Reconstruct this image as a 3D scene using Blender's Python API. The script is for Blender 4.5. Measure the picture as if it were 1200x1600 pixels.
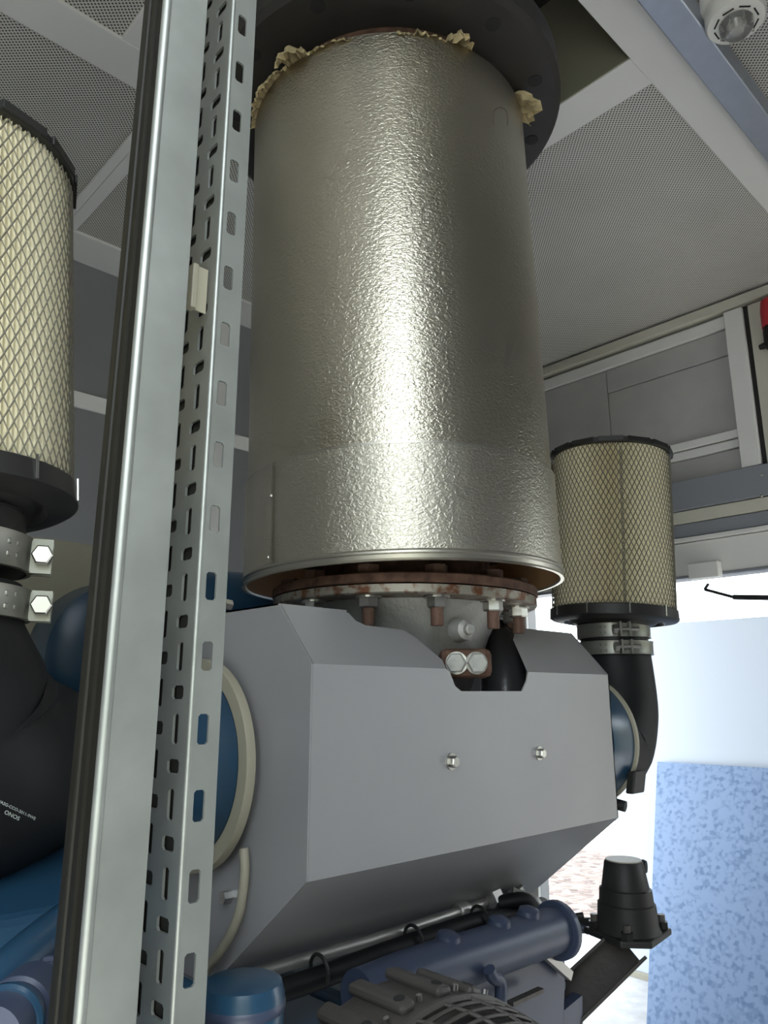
import bpy, bmesh, math, random
from mathutils import Vector, Matrix, Euler
random.seed(4)
for o in list(bpy.data.objects): bpy.data.objects.remove(o)
SC = bpy.context.scene
COL = SC.collection

# ------------------------------------------------------------------ camera
F = 1170.0
YAW, PIT = math.radians(46.6), math.radians(13.9)
ZC = 1.5                                   # camera height above the enclosure floor
CAMP = Vector((0, 0, ZC))
fw = Vector((math.cos(YAW)*math.cos(PIT), math.sin(YAW)*math.cos(PIT), math.sin(PIT)))
rt = fw.cross(Vector((0, 0, 1))).normalized()
up = rt.cross(fw)
cd = bpy.data.cameras.new('camera')
cam = bpy.data.objects.new('camera', cd); COL.objects.link(cam)
cam.matrix_world = Matrix.Translation(CAMP) @ Matrix((rt, up, -fw)).transposed().to_4x4()
cd.sensor_fit = 'VERTICAL'; cd.sensor_height = 24.0; cd.lens = F/1600*24.0
cd.clip_start = 0.02; cd.clip_end = 300
SC.camera = cam

# ------------------------------------------------------------------ world, sun, exposure
w = bpy.data.worlds.new('sky'); SC.world = w; w.use_nodes = True
bg = w.node_tree.nodes['Background']
bg.inputs[0].default_value = (0.86, 0.94, 1.0, 1); bg.inputs[1].default_value = 4.3
sd = bpy.data.lights.new('sun', 'SUN'); sd.energy = 9; sd.angle = math.radians(0.6); sd.color = (1, 0.95, 0.86)
sun = bpy.data.objects.new('sun', sd); COL.objects.link(sun)
sun.rotation_euler = Vector((0.62, 0.2, -0.68)).to_track_quat('-Z', 'Y').to_euler()
vs = SC.view_settings
vs.view_transform = 'Standard'; vs.look = 'None'; vs.exposure = 0.75; vs.gamma = 1; vs.use_curve_mapping = False

# measured pixels -> points on real planes of the place
def ray(x, y): return fw + rt*((x-600)/F) - up*((y-800)/F)
def onX(x, y, X): d = ray(x, y); return CAMP + d*(X/d.x)
def onY(x, y, Y): d = ray(x, y); return CAMP + d*(Y/d.y)
def onZ(x, y, z): d = ray(x, y); return CAMP + d*((z-ZC)/d.z)
def onD(x, y, D): d = ray(x, y); return CAMP + d*(D/math.hypot(d.x, d.y))
def onP(x, y, p, n):
    d = ray(x, y); n = Vector(n); return CAMP + d*((Vector(p)-CAMP).dot(n)/d.dot(n))

# ------------------------------------------------------------------ materials
MATS = {}
def mat(name, col, rough=0.5, metal=0.0, var=0.0, vscale=6.0, bump=0.0, bscale=60.0, spec=0.5, extra=None):
    if name in MATS: return MATS[name]
    m = bpy.data.materials.new(name); m.use_nodes = True; nt = m.node_tree; N = nt.nodes; L = nt.links
    b = N['Principled BSDF']; b.inputs['Base Color'].default_value = (*col, 1)
    b.inputs['Roughness'].default_value = rough; b.inputs['Metallic'].default_value = metal
    b.inputs['Specular IOR Level'].default_value = spec
    tc = N.new('ShaderNodeTexCoord')
    if var:
        nz = N.new('ShaderNodeTexNoise'); nz.inputs['Scale'].default_value = vscale; nz.inputs['Detail'].default_value = 6
        L.new(tc.outputs['Object'], nz.inputs['Vector'])
        mx = N.new('ShaderNodeMix'); mx.data_type = 'RGBA'
        mx.inputs[6].default_value = (*[c*(1-var) for c in col], 1); mx.inputs[7].default_value = (*[min(1, c*(1+var)) for c in col], 1)
        L.new(nz.outputs['Fac'], mx.inputs[0]); L.new(mx.outputs[2], b.inputs['Base Color'])
    if bump:
        n2 = N.new('ShaderNodeTexNoise'); n2.inputs['Scale'].default_value = bscale; n2.inputs['Detail'].default_value = 3
        L.new(tc.outputs['Object'], n2.inputs['Vector'])
        bp = N.new('ShaderNodeBump'); bp.inputs['Strength'].default_value = bump; bp.inputs['Distance'].default_value = 0.002
        L.new(n2.outputs['Fac'], bp.inputs['Height']); L.new(bp.outputs['Normal'], b.inputs['Normal'])
    if extra: extra(nt, b, tc)
    MATS[name] = m; return m

def stucco(nt, b, tc):                     # embossed sheet: small irregular pebbles
    N, L = nt.nodes, nt.links
    mp = N.new('ShaderNodeMapping'); mp.inputs['Scale'].default_value = (1, 1, 1.5)
    L.new(tc.outputs['Object'], mp.inputs['Vector'])
    nz = N.new('ShaderNodeTexNoise'); nz.inputs['Scale'].default_value = 145; nz.inputs['Detail'].default_value = 2.0
    nz.inputs['Distortion'].default_value = 0.8
    L.new(mp.outputs[0], nz.inputs['Vector'])
    bp = N.new('ShaderNodeBump'); bp.inputs['Strength'].default_value = 0.55; bp.inputs['Distance'].default_value = 0.0022
    L.new(nz.outputs['Fac'], bp.inputs['Height']); L.new(bp.outputs['Normal'], b.inputs['Normal'])

def perforated(base, hole, pitch):
    def ex(nt, b, tc):
        N, L = nt.nodes, nt.links
        sep = N.new('ShaderNodeSeparateXYZ'); L.new(tc.outputs['Object'], sep.inputs[0])
        def mth(op, a, c=None):
            n = N.new('ShaderNodeMath'); n.operation = op
            for i, v in enumerate((a, c)):
                if v is None: continue
                if isinstance(v, (int, float)): n.inputs[i].default_value = v
                else: L.new(v, n.inputs[i])
            return n.outputs[0]
        def grid(off):
            fx = mth('SUBTRACT', mth('FRACT', mth('ADD', mth('MULTIPLY', sep.outputs[0], 1/pitch), off)), 0.5)
            fy = mth('SUBTRACT', mth('FRACT', mth('ADD', mth('MULTIPLY', sep.outputs[1], 1/(pitch*1.0)), off)), 0.5)
            return mth('ADD', mth('MULTIPLY', fx, fx), mth('MULTIPLY', fy, fy))
        d = mth('MINIMUM', grid(0.0), grid(0.5))
        hl = mth('LESS_THAN', d, 0.050)
        nz = N.new('ShaderNodeTexNoise'); nz.inputs['Scale'].default_value = 3.0; nz.inputs['Detail'].default_value = 8
        L.new(tc.outputs['Object'], nz.inputs['Vector'])
        m0 = N.new('ShaderNodeMix'); m0.data_type = 'RGBA'
        m0.inputs[6].default_value = (*[c*0.86 for c in base], 1); m0.inputs[7].default_value = (*[c*1.14 for c in base], 1)
        L.new(nz.outputs['Fac'], m0.inputs[0])
        mx = N.new('ShaderNodeMix'); mx.data_type = 'RGBA'; mx.inputs[7].default_value = (*hole, 1)
        L.new(m0.outputs[2], mx.inputs[6]); L.new(hl, mx.inputs[0]); L.new(mx.outputs[2], b.inputs['Base Color'])
    return ex

def rust_specks(c1, c2, scale, lo, hi):
    def ex(nt, b, tc):
        N, L = nt.nodes, nt.links
        nz = N.new('ShaderNodeTexNoise'); nz.inputs['Scale'].default_value = scale; nz.inputs['Detail'].default_value = 8
        L.new(tc.outputs['Object'], nz.inputs['Vector'])
        r = N.new('ShaderNodeValToRGB'); r.color_ramp.elements[0].position = lo; r.color_ramp.elements[1].position = hi
        r.color_ramp.elements[0].color = (*c1, 1); r.color_ramp.elements[1].color = (*c2, 1)
        L.new(nz.outputs['Fac'], r.inputs[0]); L.new(r.outputs[0], b.inputs['Base Color'])
    return ex

def spangle(nt, b, tc):
    N, L = nt.nodes, nt.links
    v = N.new('ShaderNodeTexVoronoi'); v.inputs['Scale'].default_value = 60; v.feature = 'SMOOTH_F1'
    nz = N.new('ShaderNodeTexNoise'); nz.inputs['Scale'].default_value = 42; nz.inputs['Detail'].default_value = 5
    L.new(tc.outputs['Object'], nz.inputs['Vector'])
    L.new(tc.outputs['Object'], v.inputs['Vector'])
    s = N.new('ShaderNodeSeparateColor'); L.new(v.outputs['Color'], s.inputs[0])
    ad = N.new('ShaderNodeMath'); ad.operation = 'ADD'; L.new(s.outputs[0], ad.inputs[0]); L.new(nz.outputs['Fac'], ad.inputs[1])
    r = N.new('ShaderNodeValToRGB'); r.color_ramp.elements[0].position = 0.45; r.color_ramp.elements[1].position = 1.3
    r.color_ramp.elements[0].color = (0.105, 0.17, 0.29, 1); r.color_ramp.elements[1].color = (0.20, 0.28, 0.43, 1)  # blue of the skylight is painted into the zinc tones
    L.new(ad.outputs[0], r.inputs[0]); L.new(r.outputs[0], b.inputs['Base Color'])

def gravel(nt, b, tc):
    N, L = nt.nodes, nt.links
    v = N.new('ShaderNodeTexVoronoi'); v.inputs['Scale'].default_value = 16
    L.new(tc.outputs['Object'], v.inputs['Vector'])
    s = N.new('ShaderNodeSeparateColor'); L.new(v.outputs['Color'], s.inputs[0])
    r = N.new('ShaderNodeValToRGB'); r.color_ramp.elements[0].color = (0.08, 0.055, 0.045, 1); r.color_ramp.elements[1].color = (0.24, 0.18, 0.155, 1)
    L.new(s.outputs[0], r.inputs[0]); L.new(r.outputs[0], b.inputs['Base Color'])
    bp = N.new('ShaderNodeBump'); bp.inputs['Strength'].default_value = 1; bp.inputs['Distance'].default_value = 0.03; bp.invert = True
    L.new(v.outputs['Distance'], bp.inputs['Height']); L.new(bp.outputs['Normal'], b.inputs['Normal'])

JACKET = mat('embossed_aluminium', (0.56, 0.525, 0.43), 0.31, 1.0, 0.10, 5, extra=stucco)  # warm greenish light from the yard is tinted into the metal
SLEEVE = mat('embossed_sleeve', (0.52, 0.495, 0.42), 0.40, 1.0, 0.08, 5, extra=stucco)
PENCIL = mat('pencil', (0.10, 0.09, 0.08), 0.7)
LINER = mat('copper_toned_liner', (0.75, 0.46, 0.24), 0.5, 0.4, extra=stucco)
ALU = mat('aluminium_bead', (0.50, 0.48, 0.42), 0.38, 1.0)
GALV = mat('galvanised_steel', (0.32, 0.335, 0.315), 0.46, 0.7, 0.25, 22, 0.12, 30)
GALVB = mat('galvanised_beam', (0.44, 0.47, 0.54), 0.42, 0.7, 0.10, 25)
BLACKP = mat('black_seal_profile', (0.014, 0.013, 0.010), 0.5, spec=0.25)
BLACKF = mat('black_heat_paint', (0.022, 0.020, 0.018), 0.6, 0, 0.4, 14, 0.3, 40)
RUBBER = mat('black_rubber', (0.005, 0.0055, 0.006), 0.55, bump=0.1, bscale=40, spec=0.28)
PLAST = mat('black_plastic', (0.016, 0.016, 0.015), 0.5, spec=0.35)
WOOL = mat('mineral_wool', (0.42, 0.34, 0.19), 0.95, 0, 0.5, 60, 1.0, 120)
SHIELD = mat('grey_painted_sheet', (0.33, 0.328, 0.335), 0.42, 0.3, 0.06, 7)
CAST = mat('grey_casting', (0.36, 0.36, 0.34), 0.6, 0.5, 0.25, 18, 0.6, 130)
RUST = mat('rusty_steel', (0.2, 0.1, 0.06), 0.75, 0.3, bump=0.5, bscale=90, extra=rust_specks((0.06, 0.028, 0.018), (0.16, 0.09, 0.06), 45, 0.35, 0.7))
RUSTG = mat('speckled_flange_steel', (0.4, 0.38, 0.33), 0.5, 0.6, bump=0.3, bscale=90, extra=rust_specks((0.14, 0.06, 0.03), (0.29, 0.27, 0.225), 55, 0.38, 0.52))
ZINC = mat('zinc_bolt', (0.52, 0.51, 0.48), 0.33, 1.0, 0.1, 60)
STUD = mat('rusty_stud', (0.13, 0.075, 0.055), 0.7, 0.4, 0.3, 80, 0.6, 200)
BLUE = mat('engine_blue_paint', (0.015, 0.05, 0.095), 0.28, 0, 0.12, 8)
CREAM = mat('cream_paint', (0.30, 0.28, 0.215), 0.5, 0, 0.08, 9)
IVORY = mat('ivory_paint', (0.56, 0.54, 0.46), 0.5, 0, 0.05, 5)
MEDIA = mat('pleated_filter_paper', (0.80, 0.745, 0.55), 0.85)
MESH = mat('filter_wire_mesh', (0.12, 0.11, 0.08), 0.65, 0.1)
CLAMP = mat('clamp_band_steel', (0.24, 0.24, 0.21), 0.42, 0.8, 0.1, 20)
PERF = mat('perforated_sheet', (0.52, 0.51, 0.47), 0.6, extra=perforated((0.60, 0.59, 0.55), (0.06, 0.055, 0.045), 0.0118))
WHITE = mat('white_painted_steel', (0.72, 0.71, 0.69), 0.5, 0, 0.04, 4)
OLIVE = mat('olive_primer', (0.23, 0.225, 0.165), 0.55, 0, 0.06, 5)
DARKW = mat('dark_well', (0.02, 0.018, 0.018), 0.8)  # near-black colour stands for the darkness inside the ceiling well
BOARD = mat('mineral_board', (0.42, 0.41, 0.40), 0.9, 0, 0.2, 5, 0.3, 30)
BANDG = mat('grey_band', (0.27, 0.28, 0.31), 0.5, 0.2)
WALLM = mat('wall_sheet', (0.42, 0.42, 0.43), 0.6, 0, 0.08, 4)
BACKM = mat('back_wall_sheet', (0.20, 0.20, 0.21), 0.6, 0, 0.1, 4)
FLOORM = mat('steel_floor', (0.20, 0.21, 0.22), 0.5, 0.3, 0.2, 6)
CONC = mat('concrete_paving', (0.42, 0.42, 0.43), 0.85, 0, 0.35, 14, 0.6, 50)
APRON = mat('pale_road', (0.62, 0.61, 0.58), 0.9, 0, 0.08, 2)
YARDW = mat('yard_wall_render', (0.26, 0.27, 0.20), 0.9, 0, 0.2, 2)
GRAV = mat('gravel', (0.3, 0.25, 0.2), 0.9, extra=gravel)
PANELW = mat('shaded_cabin_sheet', (0.48, 0.53, 0.60), 0.45)  # white panel; its bluish shade is put into the colour
SHEET = mat('spangled_galvanised_sheet', (0.4, 0.5, 0.7), 0.5, 0.25, extra=spangle)
PIPEG = mat('grey_pipe', (0.36, 0.35, 0.33), 0.4, 0.7)
CASTD = mat('dark_casting', (0.075, 0.068, 0.062), 0.5, 0.3, 0.2, 14, 0.4, 90)
DKBLUE = mat('dark_engine_paint', (0.038, 0.05, 0.088), 0.4, 0, 0.2, 8)
DETW = mat('white_detector_plastic', (0.78, 0.77, 0.72), 0.4)
DARK = mat('dark_slot', (0.012, 0.012, 0.012), 0.8)
LENS = mat('clear_beacon_plastic', (0.80, 0.80, 0.76), 0.12)
LENS.node_tree.nodes['Principled BSDF'].inputs['Transmission Weight'].default_value = 0.75
RED = mat('red_alarm_plastic', (0.50, 0.02, 0.035), 0.4)
PRINT = mat('white_print', (0.45, 0.50, 0.48), 0.6)
TAPE = mat('glossy_black_tape', (0.03, 0.03, 0.032), 0.22, 0, 0, 6, 0.9, 25)

# ------------------------------------------------------------------ mesh helpers
def basis(d):
    d = Vector(d).normalized()
    a = Vector((0, 0, 1)) if abs(d.z) < 0.95 else Vector((1, 0, 0))
    u = a.cross(d).normalized(); return u, d.cross(u), d

class MB:
    def __init__(s): s.v = []; s.f = []
    def add(s, vs, fs):
        o = len(s.v); s.v += [Vector(p) for p in vs]; s.f += [[i+o for i in q] for q in fs]; return s
    def box(s, a, b):
        x0, y0, z0 = a; x1, y1, z1 = b
        return s.add([(x0,y0,z0),(x1,y0,z0),(x1,y1,z0),(x0,y1,z0),(x0,y0,z1),(x1,y0,z1),(x1,y1,z1),(x0,y1,z1)],
                     [(0,3,2,1),(4,5,6,7),(0,1,5,4),(1,2,6,5),(2,3,7,6),(3,0,4,7)])
    def obox(s, c, ax, ay, az):            # oriented box from half-axis vectors
        c = Vector(c); ax, ay, az = Vector(ax), Vector(ay), Vector(az)
        P = [c+ax*i+ay*j+az*k for k in (-1, 1) for i, j in ((-1,-1),(1,-1),(1,1),(-1,1))]
        return s.add(P, [(0,3,2,1),(4,5,6,7),(0,1,5,4),(1,2,6,5),(2,3,7,6),(3,0,4,7)])
    def lathe(s, prof, n=48, org=(0,0,0), axis=(0,0,1), caps=(True, True), ph=0.0):
        u, v, d = basis(axis); org = Vector(org); P = []
        for r, h in prof:
            for k in range(n):
                a = 2*math.pi*k/n+ph; P.append(org+d*h+(u*math.cos(a)+v*math.sin(a))*r)
        fs = []
        for i in range(len(prof)-1):
            for k in range(n):
                k2 = (k+1) % n; fs.append((i*n+k, i*n+k2, (i+1)*n+k2, (i+1)*n+k))
        if caps[0]: fs.append(tuple(range(n))[::-1])
        if caps[1]: fs.append(tuple(range((len(prof)-1)*n, len(prof)*n)))
        return s.add(P, fs)
    def tube(s, pts, rad, n=16, caps=True):
        pts = [Vector(p) for p in pts]; m = len(pts)
        rad = [rad]*m if isinstance(rad, (int, float)) else rad
        P = []; fs = []; pu = None
        for i, p in enumerate(pts):
            t = (pts[min(i+1, m-1)]-pts[max(i-1, 0)]).normalized()
            if pu is None: pu = basis(t)[0]
            pu = (pu-t*pu.dot(t)).normalized(); pv = t.cross(pu)
            for k in range(n):
                a = 2*math.pi*k/n; P.append(p+(pu*math.cos(a)+pv*math.sin(a))*rad[i])
        for i in range(m-1):
            for k in range(n):
                k2 = (k+1) % n; fs.append((i*n+k, i*n+k2, (i+1)*n+k2, (i+1)*n+k))
        if caps: fs.append(tuple(range(n))[::-1]); fs.append(tuple(range((m-1)*n, m*n)))
        return s.add(P, fs)
    def prism(s, poly, off):               # planar polygon (3-D points) extruded by vector
        poly = [Vector(p) for p in poly]; off = Vector(off); n = len(poly)
        fs = [tuple(range(n))[::-1], tuple(range(n, 2*n))]
        for i in range(n): j = (i+1) % n; fs.append((i, j, n+j, n+i))
        return s.add(poly+[p+off for p in poly], fs)
    def build(s, name, m, parent=None, smooth=False, bevel=0.0, local=False):
        vs = [Vector(p) for p in s.v]
        if parent is not None:
            if not local:
                o = BASE[parent.name]; vs = [p-o for p in vs]
            loc = Vector((0, 0, 0))
        else:
            lo = Vector([min(p[i] for p in vs) for i in range(3)]); hi = Vector([max(p[i] for p in vs) for i in range(3)])
            loc = Vector(((lo.x+hi.x)/2, (lo.y+hi.y)/2, lo.z)); vs = [p-loc for p in vs]
        me = bpy.data.meshes.new(name); me.from_pydata([tuple(p) for p in vs], [], s.f); me.update()
        bm = bmesh.new(); bm.from_mesh(me); bmesh.ops.recalc_face_normals(bm, faces=bm.faces); bm.to_mesh(me); bm.free()
        ob = bpy.data.objects.new(name, me); COL.objects.link(ob)
        me.materials.append(m)
        if smooth: 
            me.polygons.foreach_set('use_smooth', [True]*len(me.polygons))
            try: me.set_sharp_from_angle(angle=math.radians(38))
            except Exception: pass
        if bevel:
            b = ob.modifiers.new('bevel', 'BEVEL'); b.width = bevel; b.segments = 2; b.limit_method = 'ANGLE'
        if parent is not None: ob.parent = parent; BASE[ob.name] = BASE[parent.name]
        else: ob.location = loc; BASE[ob.name] = loc
        return ob
BASE = {}
def smoothpath(pts, sub=8):                # Catmull-Rom
    pts = [Vector(p) for p in pts]; P = [pts[0]*2-pts[1]]+pts+[pts[-1]*2-pts[-2]]; out = []
    for i in range(1, len(P)-2):
        for k in range(sub):
            t = k/sub; a, b, c, d = P[i-1], P[i], P[i+1], P[i+2]
            out.append(0.5*((2*b)+(c-a)*t+(2*a-5*b+4*c-d)*t*t+(3*b-a-3*c+d)*t**3))
    return out+[pts[-1]]
def lerp_list(vals, n):
    out = []
    for i in range(n):
        t = i/(n-1)*(len(vals)-1); k = min(int(t), len(vals)-2); out.append(vals[k]+(vals[k+1]-vals[k])*(t-k))
    return out
def tag(o, label=None, cat=None, group=None, kind=None):
    if label: o['label'] = label
    if cat: o['category'] = cat
    if group: o['group'] = group
    if kind: o['kind'] = kind
    return o
def thing(name, label, cat, loc, group=None, rot=None):
    o = bpy.data.objects.new(name, None); COL.objects.link(o); o.location = loc; o.empty_display_size = 0.05
    if rot: o.rotation_euler = rot
    BASE[o.name] = Vector(loc)
    return tag(o, label, cat, group)
def link_copy(src, parent, loc, rot=None, name=None):     # shares mesh data
    o = src.copy(); COL.objects.link(o); o.parent = parent; o.location = Vector(loc)-BASE[parent.name]
    if rot is not None: o.rotation_euler = rot
    BASE[o.name] = BASE[parent.name]; return o
def Z(z): return z+ZC
def sub_piece(mb, name, m, parent, loc, rot=None, smooth=False, bevel=0.0):   # mesh in its own local frame placed at world loc
    o = mb.build(name, m, parent, smooth, bevel, local=True)
    o.location = Vector(loc)-BASE[parent.name]
    if rot is not None: o.rotation_euler = rot
    return o

# ================================================================== THE SETTING
HC = Z(1.6); XW = 2.99; YF = 2.62
JX0, JY0, JY1, JX1 = 0.66, 0.72, 1.564, 1.555               # ceiling well opening
# floor
tag(MB().box((-2.4, -0.2, -0.12), (XW+0.06, YF+0.1, 0.0)).build('floor', FLOORM), kind='structure')
# outdoor ground
tag(MB().box((XW+0.06, -4, -0.16), (4.9, 4.2, 0.0)).build('paving', CONC), kind='structure')
tag(MB().box((-14, -14, -0.5), (30, 40, -0.165)).build('ground', APRON), kind='structure')
tag(MB().box((4.9, -4, -0.165), (7.3, 14, -0.03)).build('gravel_bed', GRAV), kind='structure')

# unseen green-grey wall added behind the photographer to hold back low skylight
yw = tag(MB().box((-9, -4.3, -0.165), (9, -4.1, 3.1)).build('added_yard_wall', YARDW), kind='structure')
for k in range(10): MB().box((-9+k*1.98, -4.1, -0.165), (-8.85+k*1.98, -4.04, 3.1)).build('pilaster', YARDW, yw)
# ceiling slab with the exhaust well left open
c = MB()
t = 0.03
for a, b in (((-2.4, -0.2), (JX0, YF+0.1)), ((JX1, -0.2), (XW+0.06, YF+0.1)), ((JX0, -0.2), (JX1, JY0)), ((JX0, JY1), (JX1, YF+0.1))):
    c.box((a[0], a[1], HC+0.006), (b[0], b[1], HC+t))
ceil = tag(c.build('ceiling', WHITE), kind='structure')
def cpart(name, a, b, m, z0=0.0, z1=0.006, bev=0.0015): return MB().box((a[0], a[1], HC+z0), (b[0], b[1], HC+z1)).build(name, m, ceil, bevel=bev)
# perforated trays (recessed a little behind the frame strips)
P0 = 0.0035
cpart('perforated_panel', (-2.38, 0.80), (0.577, 1.564), PERF, P0)
cpart('perforated_panel', (-2.38, 1.69), (0.74, 2.44), PERF, P0)
cpart('perforated_panel', (0.81, 1.69), (1.62, 2.44), PERF, P0)
cpart('perforated_panel', (1.67, 0.72), (XW-0.02, 2.44), PERF, P0)
cpart('perforated_panel', (-2.38, -0.18), (XW-0.02, 0.535), PERF, P0)
# frame strips
cpart('frame_strip', (-2.38, 1.564), (1.62, 1.69), WHITE, -0.004)
cpart('frame_strip', (0.74, 1.69), (0.768, YF), WHITE, -0.006)
cpart('frame_strip', (0.770, 1.69), (0.81, YF), WHITE, -0.003)
cpart('frame_strip', (0.577, 0.72), (JX0, 1.564), WHITE, -0.003)
cpart('frame_strip', (JX1, 0.72), (1.67, 2.44), WHITE, -0.004)
cpart('frame_strip', (-2.38, 0.60), (XW-0.02, 0.72), WHITE, -0.006)
cpart('frame_strip', (-2.38, 2.44), (XW-0.02, YF), WHITE, -0.006)
# well above the opening
ww = 0.36
for nm, a, b in (('well_wall', (JX1-0.003, JY0), (JX1+0.015, JY1)), ('well_wall', (JX0-0.015, JY0), (JX0+0.003, JY1)),
                 ('well_wall', (JX0, JY0-0.015), (JX1, JY0+0.003)), ('well_wall', (JX0, JY1-0.003), (JX1, JY1+0.015))):
    MB().box((a[0], a[1], HC), (b[0], b[1], HC+ww)).build(nm, OLIVE, ceil)
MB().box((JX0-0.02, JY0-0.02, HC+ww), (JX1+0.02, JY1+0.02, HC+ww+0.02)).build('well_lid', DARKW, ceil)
MB().box((JX0+0.01, JY0+0.01, HC+0.24), (JX1-0.30, JY1-0.01, HC+ww)).build('well_dark_fill', DARKW, ceil)  # block painted near-black as the dark upper part of the well

# galvanised beam hung under the ceiling near the front side
ZB = HC-0.07
yb0 = (onZ(1070, 0, ZB).y+onZ(1200, 182, ZB).y)/2; yb1 = (onZ(1004, 0, ZB).y+onZ(1200, 266, ZB).y)/2
tag(MB().box((-2.35, yb0, ZB), (XW-0.02, yb1, HC-0.006)).build('ceiling_beam', GALVB, bevel=0.004),
    'blue-grey galvanised beam under the ceiling between white strip and smoke detector', 'beam')

# end wall with the doorway
DY0, DY1 = 0.985, 2.15; ZH = Z(0.468)
c = MB()
c.box((XW, -0.2, 0), (XW+0.06, DY0, HC)); c.box((XW, DY1, 0), (XW+0.06, YF+0.1, HC)); c.box((XW, DY0, ZH), (XW+0.06, DY1, HC))
wr = tag(c.build('wall_right', WALLM), kind='structure')
def wz(y): return onX(1175, y, XW).z
def wpart(name, y0, y1, z0, z1, m, th, bev=0.003, x0=None):
    return MB().box(((x0 if x0 is not None else XW-th), y0, z0), (XW-0.0005, y1, z1)).build(name, m, wr, bevel=bev)
yl, yp0, yp1 = 0.99, 1.003, 1.077           # post
wpart('cornice', -0.1, YF, wz(478), HC-0.008, IVORY, 0.05)
wpart('rail', yp1, YF, wz(503), wz(484), WHITE, 0.030)
wpart('insulation_board', 1.64, YF, wz(668)+0.002, wz(504), BOARD, 0.014)
wpart('insulation_board', yp1, 1.637, wz(545), wz(504), BOARD, 0.016)
wpart('insulation_board', yp1, 1.637, wz(668)+0.002, wz(545)-0.003, BOARD, 0.014)
wpart('rail', yp1, YF, wz(682)+0.002, wz(668), WHITE, 0.030)
wpart('rail', yp1, YF, wz(696), wz(682)-0.003, WHITE, 0.026)
wpart('insulation_board', yp1, YF, wz(734), wz(697), BOARD, 0.012)
wpart('post', yp0, yp1, wz(733), wz(481), WHITE, 0.045)
wpart('seal', yl-0.006, yp0, wz(733), wz(481), PLAST, 0.03)
wpart('post', 0.86, yl-0.006, wz(733), wz(481), IVORY, 0.035)
bnd = wpart('band', -0.1, YF, wz(782), wz(734), BANDG, 0.05)
for py in (742, 775):
    p = onX(1190, py, XW-0.05); MB().lathe([(0.006, 0), (0.006, 0.002), (0.003, 0.004)], 10, p, (-1, 0, 0)).build('rivet', ZINC, wr)
wpart('rail', -0.1, YF, wz(803), wz(783), IVORY, 0.035)
wpart('band', -0.1, YF, wz(826), wz(804), BANDG, 0.03)
wpart('rail', -0.1, YF, wz(834), wz(827), WHITE, 0.04)
wpart('header_panel', -0.1, YF, ZH+0.012, wz(835), WHITE, 0.022)
wpart('header_lip', DY0, DY1, ZH, ZH+0.011, BANDG, 0.03)
wpart('jamb_seal', DY0-0.012, DY0+0.012, 0, ZH, BLACKP, 0.03)
wpart('jamb', DY1, DY1+0.05, 0, ZH, WHITE, 0.02)

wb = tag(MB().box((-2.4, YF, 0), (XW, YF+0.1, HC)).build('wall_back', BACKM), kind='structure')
for k in range(6):
    x = -1.7+k*0.8
    MB().box((x, YF-0.02, 0.1), (x+0.06, YF-0.0005, HC-0.01)).build('post', WHITE, wb, bevel=0.003)
for z0 in (Z(1.02), Z(0.35)): MB().box((-2.35, YF-0.015, z0), (XW-0.05, YF-0.0005, z0+0.06)).build('rail', WHITE, wb, bevel=0.003)
tag(MB().box((-2.46, -0.2, 0), (-2.4, YF+0.1, HC)).build('wall_left', WALLM), kind='structure')
# front wall with the service door opening the photographer stands in
OX0, OX1, OZ = -1.3, 0.20, Z(1.42)          # opening the photographer stands in
PX0, PX1, PZ = 2.05, 2.8, Z(0.55)           # unseen second opening, added to let light onto the right side
c = MB(); c.box((-2.4, -0.2, 0), (OX0, -0.14, HC)); c.box((OX1, -0.2, 0), (PX0, -0.14, HC)); c.box((PX1, -0.2, 0), (XW, -0.14, HC))
c.box((OX0, -0.2, OZ), (OX1, -0.14, HC)); c.box((PX0, -0.2, PZ), (PX1, -0.14, HC))
tag(c.build('wall_front', WALLM), kind='structure')

# ================================================================== OUTSIDE THE DOOR
# unseen roof added to shade the passage and the white panel
cr = tag(MB().box((XW+0.06, -0.9, 2.62), (4.75, 4.0, 2.68)).build('added_shade_roof', WALLM), kind='structure')
for y in (-0.8, 3.9): MB().box((4.66, y-0.04, 0.0), (4.74, y+0.04, 2.62)).build('post', WHITE, cr)
pz1 = onX(1030, 975, 4.2).z; py1 = onX(960, 1285, 4.2).y
pn = thing('cabin_wall_panel', 'tall white sheet panel outside the doorway behind the spangled sheet', 'panel', (4.21, 1.2, 0))
MB().box((4.2, 0.2, 0.03), (4.26, py1, pz1)).build('sheet', PANELW, pn, bevel=0.004)
MB().box((4.18, 0.2, 0.0), (4.27, py1, 0.032)).build('base_rail', CREAM, pn, bevel=0.002)
MB().lathe([(0.012, 0), (0.012, 0.004), (0.006, 0.007)], 12, onX(977, 1510, 4.199), (-1, 0, 0)).build('screw', ZINC, pn)

a0 = onX(1027, 1190, 4.17); b0 = onZ(1010, 1603, 0.002); b0.x = max(b0.x, 3.6)
wd = Vector((0, -0.95, 0)); n = (a0-b0).cross(wd).normalized()
if n.x < 0: n = -n
a1 = onX(1200, 1200, 4.17); tag(MB().prism([b0, b0+wd, a1+(a1-a0)*0.5, a0], n*0.003).build('galvanised_sheet', SHEET),
    'skylight-blue spangled galvanised sheet leaning on the white panel outside', 'metal sheet')

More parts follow.
